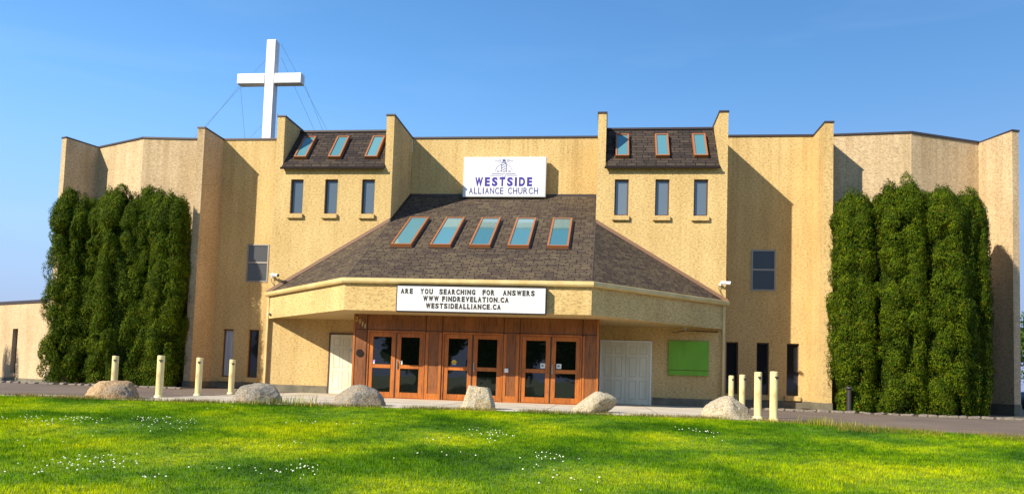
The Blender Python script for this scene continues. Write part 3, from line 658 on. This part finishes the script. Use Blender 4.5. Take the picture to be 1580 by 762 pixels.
for s in (-1, 1):
    stroke((cx + s * .085, .24), (cx + s * .115, .61)); stroke((cx + s * .05, .14), (cx + s * .05, .22))
    stroke((cx + s * .11, .17), (cx + s * .36, .17), .009); stroke((cx + s * .10, .13), (cx + s * .24, .10), .008); stroke((cx + s * .10, .21), (cx + s * .24, .235), .008)
    stroke((cx + s * .08, .665), (cx + s * .46, .665), .014); stroke((cx + s * .10, .735), (cx + s * .53, .735), .014); stroke((cx + s * .17, .575), (cx + s * .27, .575), .022)
    for k in range(9):
        a0, a1 = [R_(8 + 7.2 * (k + j)) for j in (0, 1)]; stroke((cx + s * .33 * math.cos(a0), .60 - .31 * math.sin(a0)), (cx + s * .33 * math.cos(a1), .60 - .31 * math.sin(a1)), .01)
    for k in range(6):
        a0, a1 = [R_(30 * (k + j)) for j in (0, 1)]; stroke((cx + s * .07 * math.sin(a0), .735 - .07 * math.cos(a0)), (cx + s * .07 * math.sin(a1), .735 - .07 * math.cos(a1)), .009)
stroke((cx - .085, .24), (cx + .085, .24)); stroke((cx - .06, .14), (cx + .06, .14)); stroke((cx - .06, .14), (cx, .095)); stroke((cx, .095), (cx + .06, .14))
stroke((cx - .095, .36), (cx + .085, .26)); stroke((cx - .10, .46), (cx + .095, .35)); stroke((cx - .11, .57), (cx + .10, .44)); stroke((cx - .03, .61), (cx + .11, .53)); stroke((cx - .03, .18), (cx + .03, .18), .03)
rel(mb.build('emblem', TEAL), sign)

# changeable letter board
MX0, MX1, MZ0, MZ1, MY = -2.03, 2.40, 2.605, 3.385, -4.62
mq = empty('marquee_sign', (.185, CDp, MZ0), 'long white changeable letter board on the canopy front above the doors', 'sign')
mb = MB().box(MX0, MX1, MY, CDp - .002, MZ0, MZ1); rel(mb.build('cabinet', DARKM, bevel=.006), mq)
rel(MB().box(MX0 + .035, MX1 - .03, MY - .006, MY - .001, MZ0 + .03, MZ1 - .03).build('sign_face', MARQ), mq)
mb = MB()
for k in range(1, 7): mb.box(MX0 + .04, MX1 - .035, MY - .0085, MY - .0065, MZ1 - .03 - k * .103 - .003, MZ1 - .03 - k * .103 + .003)
rel(mb.build('letter_track', RAIL), mq)
mb = MB()
U = lambda q: MX0 + (q - 125) / 296.
for word, a, b, rr in (('ARE', 165, 272, 0), ('YOU', 338, 450, 0), ('SEARCHING', 507, 822, 0), ('FOR', 885, 990, 0), ('ANSWERS', 1062, 1335, 0), ('WWW', 366, 503, 1), ('FINDREVELATION.CA', 533, 1113, 1), ('WESTSIDEALLIANCE.CA', 392, 1047, 2)):
    zt = MZ1 - .095 - rr * .208; mb = MB(); word_fit(mb, word, U(a), U(b), zt - .158, zt, MY - .0095, .005, .055); rel(mb.build('lettering', BLACK), mq)

# ------------------------------------------------------------ roof cross with guy wires
cr = empty('roof_cross', (-11.45, 6.2, 9.72), 'tall white cross on the roof behind the left parapet, held by guy wires', 'cross')
mb = MB(); mb.box(-11.69, -11.245, 6.0, 6.42, 9.72, 15.98); rel(mb.build('upright', CROSSW, bevel=.02), cr)
mb = MB().box(-13.04, -11.692, 6.0, 6.42, 13.91, 14.39).box(-11.243, -9.95, 6.0, 6.42, 13.91, 14.39); rel(mb.build('crossbar', CROSSW, bevel=.02), cr)
mb = MB()
for a, b in (((-11.7, 6.3, 15.3), (-22.5, 12, 9.0)), ((-13.04, 6.3, 13.95), (-21, 11, 9)), ((-13.0, 6.3, 13.86), (-13.2, 8, 9.7)), ((-11.7, 6.4, 15.3), (-13.6, 12, 9.7)),
             ((-11.7, 6.3, 12.2), (-15.5, 8, 9.7)), ((-11.14, 6.3, 15.9), (-7.9, 8.5, 9.7)), ((-9.86, 6.3, 13.88), (-8.4, 8, 9.7)), ((-11.14, 6.3, 12.6), (-9.4, 5.0, 9.7)), ((-11.14, 6.4, 15.3), (-9.6, 12, 9.7))):
    mb.tube([a, b], .0065, 5)
rel(mb.build('guy_wires', WIRE), cr)

# ------------------------------------------------------------ security cameras
def security_camera(loc, d, label):
    e = empty('security_camera', loc, label, 'security camera', 'security cameras on the tower corners')
    MB().tube([(0, 0, 0), (0, -.10, 0)], .05, 12).tube([(0, -.09, -.02), (d * .06, -.2, .01)], .022, 8).build('mount', PLASTIC_W, e)
    MB().tube([(d * .0, -.18, .05), (d * .30, -.30, .02)], [.055, .06], 12).build('camera_body', PLASTIC_W, e, smooth=False)
    MB().tube([(d * .30, -.30, .02), (d * .315, -.306, .0185)], .045, 12).build('lens', DARKM, e)
    MB().tube([(-d * .03, -.06, -.03), (-d * .06, -.08, -.14), (d * .0, -.05, -.24), (d * .08, -.02, -.36)], .010, 6).build('cable', DARKM, e)
security_camera((-7.98, 0, 4.18), 1, 'white security camera on the left tower corner above the canopy end')
security_camera((7.95, 0, 4.16), 1, 'white security camera on the right tower corner above the canopy end')
e = empty('dome_camera', (-7.98, -.02, 2.80), 'small white camera on the downspout under the left canopy end', 'security camera')
MB().box(-.03, .03, -.24, -.05, -.03, .03).build('mount', PLASTIC_W, e); MB().tube([(.02, -.24, 0), (.10, -.30, -.03)], .035, 10).build('camera_body', DARKM, e)

# ------------------------------------------------------------ low building at the left
lb = empty('low_building', (-27, 10, -.33), 'low tan stucco building at far left with a narrow dark window', 'building')
Fl, L = frame2((-40.0, 16.05), (-18.6, 5.9))
u_w = Vector((-26.3 + 40.0, 9.75 - 16.05)).length
mb = MB(); wall_holes(mb, Fl, 0, L, -.5, 3.82, [(u_w - .28, u_w + .28, .22, 2.52, .25)], .25)
mb.face([Fl(0, -.5, 0), Fl(0, 3.82, 0), Fl(0, 3.82, -9), Fl(0, -.5, -9)]); mb.face([Fl(L, -.5, 0), Fl(L, 3.82, 0), Fl(L, 3.82, -9), Fl(L, -.5, -9)]); mb.face([Fl(0, -.5, -9), Fl(L, -.5, -9), Fl(L, 3.82, -9), Fl(0, 3.82, -9)])
rel(mb.build('wall', STUCCO_P, recalc=False), lb)
rel(MB().fbox(Fl, -.06, L + .06, 3.82, 3.97, -9.06, .05).build('roof_edge', CAP), lb)
rel(MB().fbox(Fl, 0, L, -.5, -.03, .001, .02).build('plinth', PLINTH), lb)
wn_ = rel(MB().fbox(Fl, u_w - .28, u_w + .28, .22, 2.52, -.24, -.2).build('window', WINW), lb)
g_ = MB().fbox(Fl, u_w - .22, u_w + .22, .27, 2.47, -.198, -.19).build('pane', GLASS_D); rel(g_, lb); g_.parent = wn_
rel(MB().fbox(Fl, u_w - .34, u_w + .34, .04, .20, -.2, .08).build('sill', STUCCO_P), lb)

# ------------------------------------------------------------ bollards
def bollard():
    e = empty('bollard', (0, 0, 0), 'cream', 'bollard', 'cream steel bollards around the entrance walk')
    MB().tube([(0, 0, -.02), (0, 0, 1.02), (0, 0, 1.035)], [.086, .086, .078], 24).build('post', BOLL, e, smooth=False)
    mb = MB(); mb.tube([(0, 0, 0), (0, 0, .05)], [.12, .10], 20); mb.build('base_collar', BOLL, e)
    MB().prism([(.035 + .0, .86), (.092, .90), (.06, .935), (-.02, .93)], -.091, -.068, 'y').build('reflector', DARKM, e)
    return e
b0 = bollard()
BL = [(-9.5, -6.46, 0, 'cream bollard rising behind the leftmost flat boulder'), (-6.82, -8.57, .1, 'cream bollard second from left, standing alone at the lawn edge'), (-6.95, -6.54, -.1, 'cream bollard third from left, before the left buttress fin'),
      (-7.21, -4.2, .2, 'cream bollard nearest the left canopy downspout, fourth from left'), (8.29, -.46, 0, 'cream bollard farthest back, behind the right end boulder'), (8.17, -3.09, .3, 'cream bollard behind the right side of the right end boulder'),
      (7.69, -7.75, -.2, 'cream bollard just right of the right end boulder'), (7.83, -8.75, .1, 'nearest and tallest looking cream bollard, rightmost of all')]
for i, (x, y, rz, lab) in enumerate(BL):
    o = b0 if i == 0 else copy_tree(b0)
    o.location = (x, y, 0); o.rotation_euler.z = rz; o['label'] = lab; o.scale = (1, 1, 1.05 if x > 0 else .985 + .01 * i)
e = empty('bollard_light', (12.06, -.3, 0), 'black bollard light standing before the right hedge trees', 'bollard light')
MB().tube([(0, 0, 0), (0, 0, .74)], .075, 20).build('post', DARKM, e); MB().tube([(0, 0, .74), (0, 0, .78), (0, 0, .84), (0, 0, .85)], [.07, .12, .115, .09], 20).build('cap', DARKM, e)

# ------------------------------------------------------------ boulders
def boulder(loc, sx, sy, sz, seed, m, label, flat=None, tilt=0, planes=4):
    bm = bmesh.new(); bmesh.ops.create_icosphere(bm, subdivisions=5, radius=1); rr = random.Random(seed)
    cuts = [(Vector((rr.uniform(-1, 1), rr.uniform(-1, .3), rr.uniform(.0, .9))).normalized(), rr.uniform(.76, .92)) for _ in range(planes)]
    if flat: cuts += flat
    for v in bm.verts:
        p = v.co.copy(); s_ = Vector((seed * 3.1, 0, 0))
        for n_, d_ in cuts:
            k = p.dot(n_)
            if k > d_: p -= n_ * (k - d_) * .88
        q = p.normalized()
        p *= 1 + .10 * noise.noise(q * 1.3 + s_) + .05 * noise.noise(q * 3 + s_) + .034 * noise.noise(q * 8 + s_) + .02 * noise.noise(q * 20 + s_) + .006 * noise.noise(q * 45 + s_)
        v.co = Vector((p.x * sx, p.y * sy, (p.z * sz if p.z > 0 else p.z * sz * .5)))
    bmesh.ops.rotate(bm, verts=bm.verts, matrix=Matrix.Rotation(tilt, 3, 'Y'))
    me = bpy.data.meshes.new('boulder'); bm.to_mesh(me); bm.free(); me.materials.append(m)
    for p in me.polygons: p.use_smooth = True
    o = bpy.data.objects.new('boulder', me); COL.objects.link(o); o.location = loc
    return tag(o, label, 'boulder', 'boulders along the top edge of the lawn')
boulder((-7.10, -9.95, .02), .60, .5, .45, 1, ROCK_W, 'flat oval brownish boulder, leftmost of the row', [(Vector((0, 0, 1)), .80)], 0, 3)
boulder((-3.85, -9.45, .0), .57, .5, .48, 12, ROCK_G, 'rounded grey speckled boulder, second from left, left of the weeds', None, .05, 3)
boulder((-1.62, -8.8, -.02), .62, .48, .50, 23, ROCK_G, 'low ridged grey brown boulder before the left door pair', [(Vector((-.6, -.5, .6)).normalized(), .78), (Vector((.5, -.8, .2)).normalized(), .8)], .06, 0)
boulder((1.13, -8.35, .0), .47, .45, .62, 31, ROCK_P, 'upright pale blocky boulder with a flat top before the middle doors', [(Vector((0, 0, 1)), .80), (Vector((-.9, -.1, .42)).normalized(), .74), (Vector((.95, -.1, .32)).normalized(), .78), (Vector((.2, -.9, .3)).normalized(), .7)], 0, 1)
boulder((3.80, -7.8, .06), .66, .42, .42, 44, ROCK_P, 'pale boulder sloping up to the right before the right doors', [(Vector((-.55, -.1, .83)).normalized(), .55), (Vector((.6, -.6, -.5)).normalized(), .6)], -.32, 2)
boulder((7.0, -7.65, -.04), .59, .5, .54, 52, ROCK_P, 'smooth pale domed boulder at the right end beside the bollards', None, 0, 2)

# edging stones between the beds and the asphalt
bm = bmesh.new(); bmesh.ops.create_icosphere(bm, subdivisions=2, radius=1)
for v in bm.verts:
    q = v.co.copy(); v.co = Vector((max(-.8, min(.8, q.x)), max(-.75, min(.75, q.y)), max(-.7, min(.62, q.z)))) * (1 + .18 * noise.noise(q * 2))
es = bpy.data.meshes.new('edging_stone'); bm.to_mesh(es); bm.free(); es.materials.append(EDGE)
rr = random.Random(8)
def stones(x0, x1, fy, lab, grp, skip):
    x = x0
    while x < x1:
        ln = rr.uniform(.18, .42)
        if rr.random() > skip:
            o = bpy.data.objects.new('edging_stone', es); COL.objects.link(o); o.location = (x + ln / 2, fy(x) + rr.uniform(-.05, .05), .02)
            o.scale = (ln / 1.7, rr.uniform(.09, .15), rr.uniform(.05, .085)); o.rotation_euler = (rr.uniform(-.1, .1), rr.uniform(-.12, .12), rr.uniform(-.2, .2))
            tag(o, lab, 'stone', grp)
        x += ln * rr.uniform(.95, 1.15)
stones(-18.2, -11.0, lambda x: -.5, 'small tan edging stone in the line before the left hedge trees', 'edging stones before the left trees', .12)
stones(-9.3, -8.5, lambda x: -.3, 'small tan edging stone by the left wall base', 'edging stones by the left wall', .2)
stones(8.9, 17.6, lambda x: -.5 - .9 * sm((x - 11.5) / 3), 'small pale edging stone in the line before the right hedge trees', 'edging stones before the right trees', .1)

# ------------------------------------------------------------ columnar cedars
def leaf_quads(P, Nn, s0, s1, rg, updir=.5, jit=.55, wf=.42):
    n = len(P); a = Nn + rg.normal(0, jit, (n, 3)); a /= np.linalg.norm(a, axis=1)[:, None] + 1e-9
    up_ = np.tile(np.array([0, 0, 1.]), (n, 1)) + rg.normal(0, updir, (n, 3))
    t = np.cross(up_, a); t /= np.linalg.norm(t, axis=1)[:, None] + 1e-9; b = np.cross(a, t)
    s = rg.uniform(s0, s1, n)[:, None]
    w_ = s * wf
    V = np.stack([P - b * s * .5, P + t * w_ - b * s * .05, P + b * s * .75 + a * s * .15, P - t * w_ - b * s * .05], 1).reshape(-1, 3)
    F = (np.arange(n) * 4)[:, None] + np.arange(4)[None, :]
    return V, F
def cedar(x, y, r, hgt, seed, label, zlow=.0, nl=120, per=1150):
    rg = np.random.default_rng(seed); e = empty('cedar_tree', (x, y, 0), label, 'tree', 'columnar cedar trees beside the church')
    def Rz(z):
        u = z / hgt; q = r * (.90 + .14 * np.sin(np.clip(u * 1.25 + .05, 0, 1) * np.pi))
        top = np.clip((u - .84) / .16, 0, 1); return q * np.sqrt(np.clip(1 - top ** 2.4 * .86, .02, 1))
    Pl, Nl = [], []
    nr = max(5, int(r * 8)); ra = np.arange(nr) * 2 * np.pi / nr + rg.uniform(0, 6.28) + rg.uniform(-.25, .25, nr); rh = hgt - rg.uniform(0, .75, nr) ** 1.5; rh[rg.integers(nr)] = hgt
    rq = rg.uniform(.50, .68, nr)
    for j in range(nr):                                   # every upright leader is a ridge of small tufts
        for q_ in range(int(nl * 2.1 / nr) + 5):
            z = rg.uniform(.0, 1) * (rh[j] - .22) + .08
            if q_ < 5: z = rh[j] - .22 - .18 * q_
            lr = rg.uniform(.15, .30); k_ = Rz(min(hgt, z + hgt - rh[j])) / r
            cx_ = math.cos(ra[j]) * r * rq[j] * k_; cy_ = math.sin(ra[j]) * r * rq[j] * k_; a = ra[j] + rg.normal(0, .85) + .25 * math.sin(z * 1.7 + j)
            off = max(.02, r * .44 * k_ - lr * .55) * rg.uniform(.86, 1.08); c = np.array([cx_ + math.cos(a) * off, cy_ + math.sin(a) * off, z])
            back = math.sin(a) > .5 or math.sin(ra[j]) > .75
            topq = z > rh[j] - 1.1; n = int(per * 1.25 * (lr / .32) ** 2 * (.35 if back and not topq else 1) * (1.5 if topq else 1)); d = rg.normal(0, 1, (n, 3)); d /= np.linalg.norm(d, axis=1)[:, None]; out = np.array([math.cos(a), math.sin(a), .45])
            d = d[(d @ out) > -.3]; f1, f2, f3 = rg.uniform(2.5, 5, 3); rad = lr * (.86 + .24 * rg.random(len(d)) ** 2)[:, None] * (1 + .20 * np.sin(d[:, :1] * f1 + z * 3) * np.cos(d[:, 1:2] * f2) + .16 * np.sin(d[:, 2:] * f3 + a * 2))
            Pl.append(c + d * rad * np.array([1, 1, rg.uniform(1.2, 2.1)])); Nl.append(d * 1.3 + out * .3)
    # thin even cover between the lobes
    n = 9000; z = rg.uniform(.0, 1, n) * (hgt - .9); a = rg.uniform(0, 2 * np.pi, n); rz = Rz(z) * rg.uniform(.62, .76, n)
    Pl.append(np.stack([np.cos(a) * rz, np.sin(a) * rz, z], 1)); Nl.append(np.stack([np.cos(a), np.sin(a), a * 0 + .2], 1))
    P = np.concatenate(Pl); Nn = np.concatenate(Nl); k = P[:, 2] > zlow + .03; P, Nn = P[k], Nn[k]
    V, F = leaf_quads(P, Nn, .032, .070, rg, .45, .5, .26)
    quick('crown', V, F, CEDAR, e)
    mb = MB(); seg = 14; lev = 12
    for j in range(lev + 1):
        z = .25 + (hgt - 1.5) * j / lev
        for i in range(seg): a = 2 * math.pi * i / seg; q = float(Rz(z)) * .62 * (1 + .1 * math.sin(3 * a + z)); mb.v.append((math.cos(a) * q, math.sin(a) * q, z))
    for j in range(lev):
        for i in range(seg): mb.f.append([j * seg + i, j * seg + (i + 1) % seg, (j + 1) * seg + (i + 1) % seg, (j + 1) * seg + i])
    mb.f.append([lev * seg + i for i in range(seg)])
    mb.build('dark_core', CORE, e, smooth=True)
    MB().tube([(0, 0, -.05), (0.02, 0, hgt * .5), (0, 0, hgt * .85)], [.14, .09, .03], 8).build('trunk', BARK, e)
    return e
cedar(-16.72, 1.25, 1.05, 7.5, 11, 'leftmost dark columnar cedar of the left clump, in front of the outer fin', nl=135)
cedar(-15.45, 1.35, .88, 7.4, 12, 'second cedar from the left in the left clump, slightly set back')
cedar(-14.35, .85, .92, 7.7, 13, 'middle columnar cedar of the left clump, fullest at the top')
cedar(-13.25, 1.1, .85, 7.65, 14, 'fourth cedar of the left clump, left of the one by the buttress')
cedar(-12.6, .95, .72, 7.25, 15, 'rightmost cedar of the left clump, right against the buttress fin', nl=100)
cedar(12.55, .75, .74, 7.35, 21, 'slim leftmost cedar of the right clump, beside the right buttress fin', nl=92)
cedar(13.85, .45, .98, 7.72, 22, 'tallest rounded cedar of the right clump, second from left', nl=135)
cedar(15.05, .25, .92, 7.35, 23, 'broad cedar in the middle of the right clump', nl=128)
cedar(15.95, .7, .72, 7.42, 24, 'slightly set back cedar, fourth in the right clump', nl=100)
cedar(16.45, 1.25, .58, 7.5, 25, 'slim rightmost cedar of the right clump, next to the outer fin', nl=92)
def shrub(x, y, r, hgt, seed, label):
    rg = np.random.default_rng(seed); e = empty('shrub', (x, y, 0), label, 'shrub'); n = 5200; d = rg.normal(0, 1, (n, 3)); d /= np.linalg.norm(d, axis=1)[:, None]; d[:, 2] = abs(d[:, 2])
    q = np.array([noise.noise(Vector(v) * 2.5 + Vector((seed, 0, 0))) for v in d])[:, None]; P = d * (1 + .22 * q) * rg.uniform(.7, 1.0, n)[:, None] * np.array([r, r, hgt])
    V, F = leaf_quads(P, d, .045, .09, rg); quick('foliage', V, F, CEDAR, e); MB().tube([(0, 0, -.03), (0, 0, hgt * .6)], [.04, .015], 6).build('stem', BARK, e)
shrub(12.25, .15, .42, .9, 31, 'small round green shrub behind the black bollard light')
# the young cedar outside the frame whose shadow falls on the low building
cedar(-29.9, 6.6, .9, 4.6, 41, 'short conical cedar before the low building, beyond the left edge', nl=80, per=110)

# ------------------------------------------------------------ broadleaf trees
def leafy_tree(x, y, r, hgt, seed, label, group, z0=None, n=9000, ls=(.12, .24)):
    rg = np.random.default_rng(seed); z0 = G(x, y) if z0 is None else z0; e = empty('broadleaf_tree', (x, y, z0), label, 'tree', group)
    mb = MB(); mb.tube([(0, 0, -.1), (.05, 0, hgt * .3), (0, .1, hgt * .55), (0, 0, hgt * .85)], [.2, .15, .1, .03], 8)
    Pl, Nl = [], []
    for k in range(26):
        a = rg.uniform(0, 6.28); zc = rg.uniform(.28, .93); rad = r * math.sin(min(1, (zc - .15) / .5) * math.pi / 2) * (1 if zc < .6 else 1 - (zc - .6) * 1.6) * rg.uniform(.3, .85)
        c = np.array([math.cos(a) * rad, math.sin(a) * rad, zc * hgt]); mb.tube([(0, 0, zc * hgt * .6), tuple(c * np.array([.5, .5, .85])), tuple(c)], [.07, .04, .015], 5)
        m_ = n // 26; d = rg.normal(0, 1, (m_, 3)); d /= np.linalg.norm(d, axis=1)[:, None]; Pl.append(c + d * rg.uniform(.35, 1.0, m_)[:, None] * r * rg.uniform(.28, .42) * np.array([1, 1, .85])); Nl.append(d)
    V, F = leaf_quads(np.concatenate(Pl), np.concatenate(Nl), *ls, rg, 1.0); quick('crown', V, F, LEAF, e); mb.build('trunk', BARK, e)
leafy_tree(38.5, 38, 3.2, 7.4, 51, 'dark green tree far behind the right edge of the church', None, 0)
leafy_tree(41.5, 33, 3.0, 6.2, 52, 'bushy tree at the far right edge behind the parked car', None, 0)
for i, (x, y, r, h) in enumerate(((-38, -62, 5, 11), (-27, -58, 4.5, 9), (-17, -63, 5.5, 12), (-7, -60, 5, 9.5), (2, -64, 6, 12), (12, -59, 4.5, 8.5), (21, -63, 5.5, 11), (33, -60, 5, 10), (45, -64, 5, 11), (-33, -74, 6, 13), (-20, -76, 6, 12), (-8, -75, 6, 13), (7, -76, 6, 14), (17, -74, 6, 12), (27, -75, 6, 13), (39, -76, 6, 13), (56, -66, 6, 13))):
    leafy_tree(x, y, r, h, 60 + i, 'broadleaf tree in the row across the street behind the viewer', 'trees across the street', n=9000, ls=(.4, .8))

# ------------------------------------------------------------ parked car at the right edge
def car(x, y, rz, paint, label):
    e = empty('parked_car', (x, y, G(x, y)), label, 'car', rz=rz)
    side = [(-2.2, .28), (-2.25, .62), (-2.1, .92), (-1.25, 1.0), (-.55, 1.45), (.75, 1.5), (1.55, 1.08), (2.15, 1.0), (2.25, .6), (2.2, .28)]
    b = MB().prism(side, -.87, .87, 'y').build('body', paint, e, bevel=.05, smooth=False)
    for s in (-1, 1):
        MB().prism([(-1.05, 1.02), (-.5, 1.38), (.1, 1.41), (.1, 1.02)], s * .872, s * .88, 'y').build('side_window', CGL, e)
        MB().prism([(.16, 1.02), (.16, 1.41), (.7, 1.41), (1.3, 1.06)], s * .872, s * .88, 'y').build('side_window', CGL, e)
        MB().box(-2.27, -2.2, s * .5 - .16, s * .5 + .16, .66, .8).build('headlight', HEADL, e); MB().box(2.22, 2.28, s * .6 - .14, s * .6 + .14, .7, .88).build('tail_light', RED, e)
        MB().box(-.75, -.6, s * .9, s * 1.02, .98, 1.1).build('wing_mirror', paint, e, bevel=.02)
        for wx in (-1.4, 1.38):
            wl_ = empty('wheel', (wx, s * .80, .32), None, None); wl_.parent = e
            MB().tube([(0, -.1, 0), (0, .1, 0)], .32, 24).build('tyre', TYRE, wl_); MB().tube([(0, -.105, 0), (0, .105, 0)], .19, 16).build('rim', CHROME, wl_)
    MB().hexa([(-1.22, -.7, 1.025), (-1.22, .7, 1.025), (-1.2, .7, 1.03), (-1.2, -.7, 1.03), (-.6, -.62, 1.44), (-.6, .62, 1.44), (-.57, .62, 1.445), (-.57, -.62, 1.445)]).build('windscreen', CGL, e)
    return e
car(28.6, 17.6, .12, CAR, 'dark blue parked car at the right edge beyond the church corner')
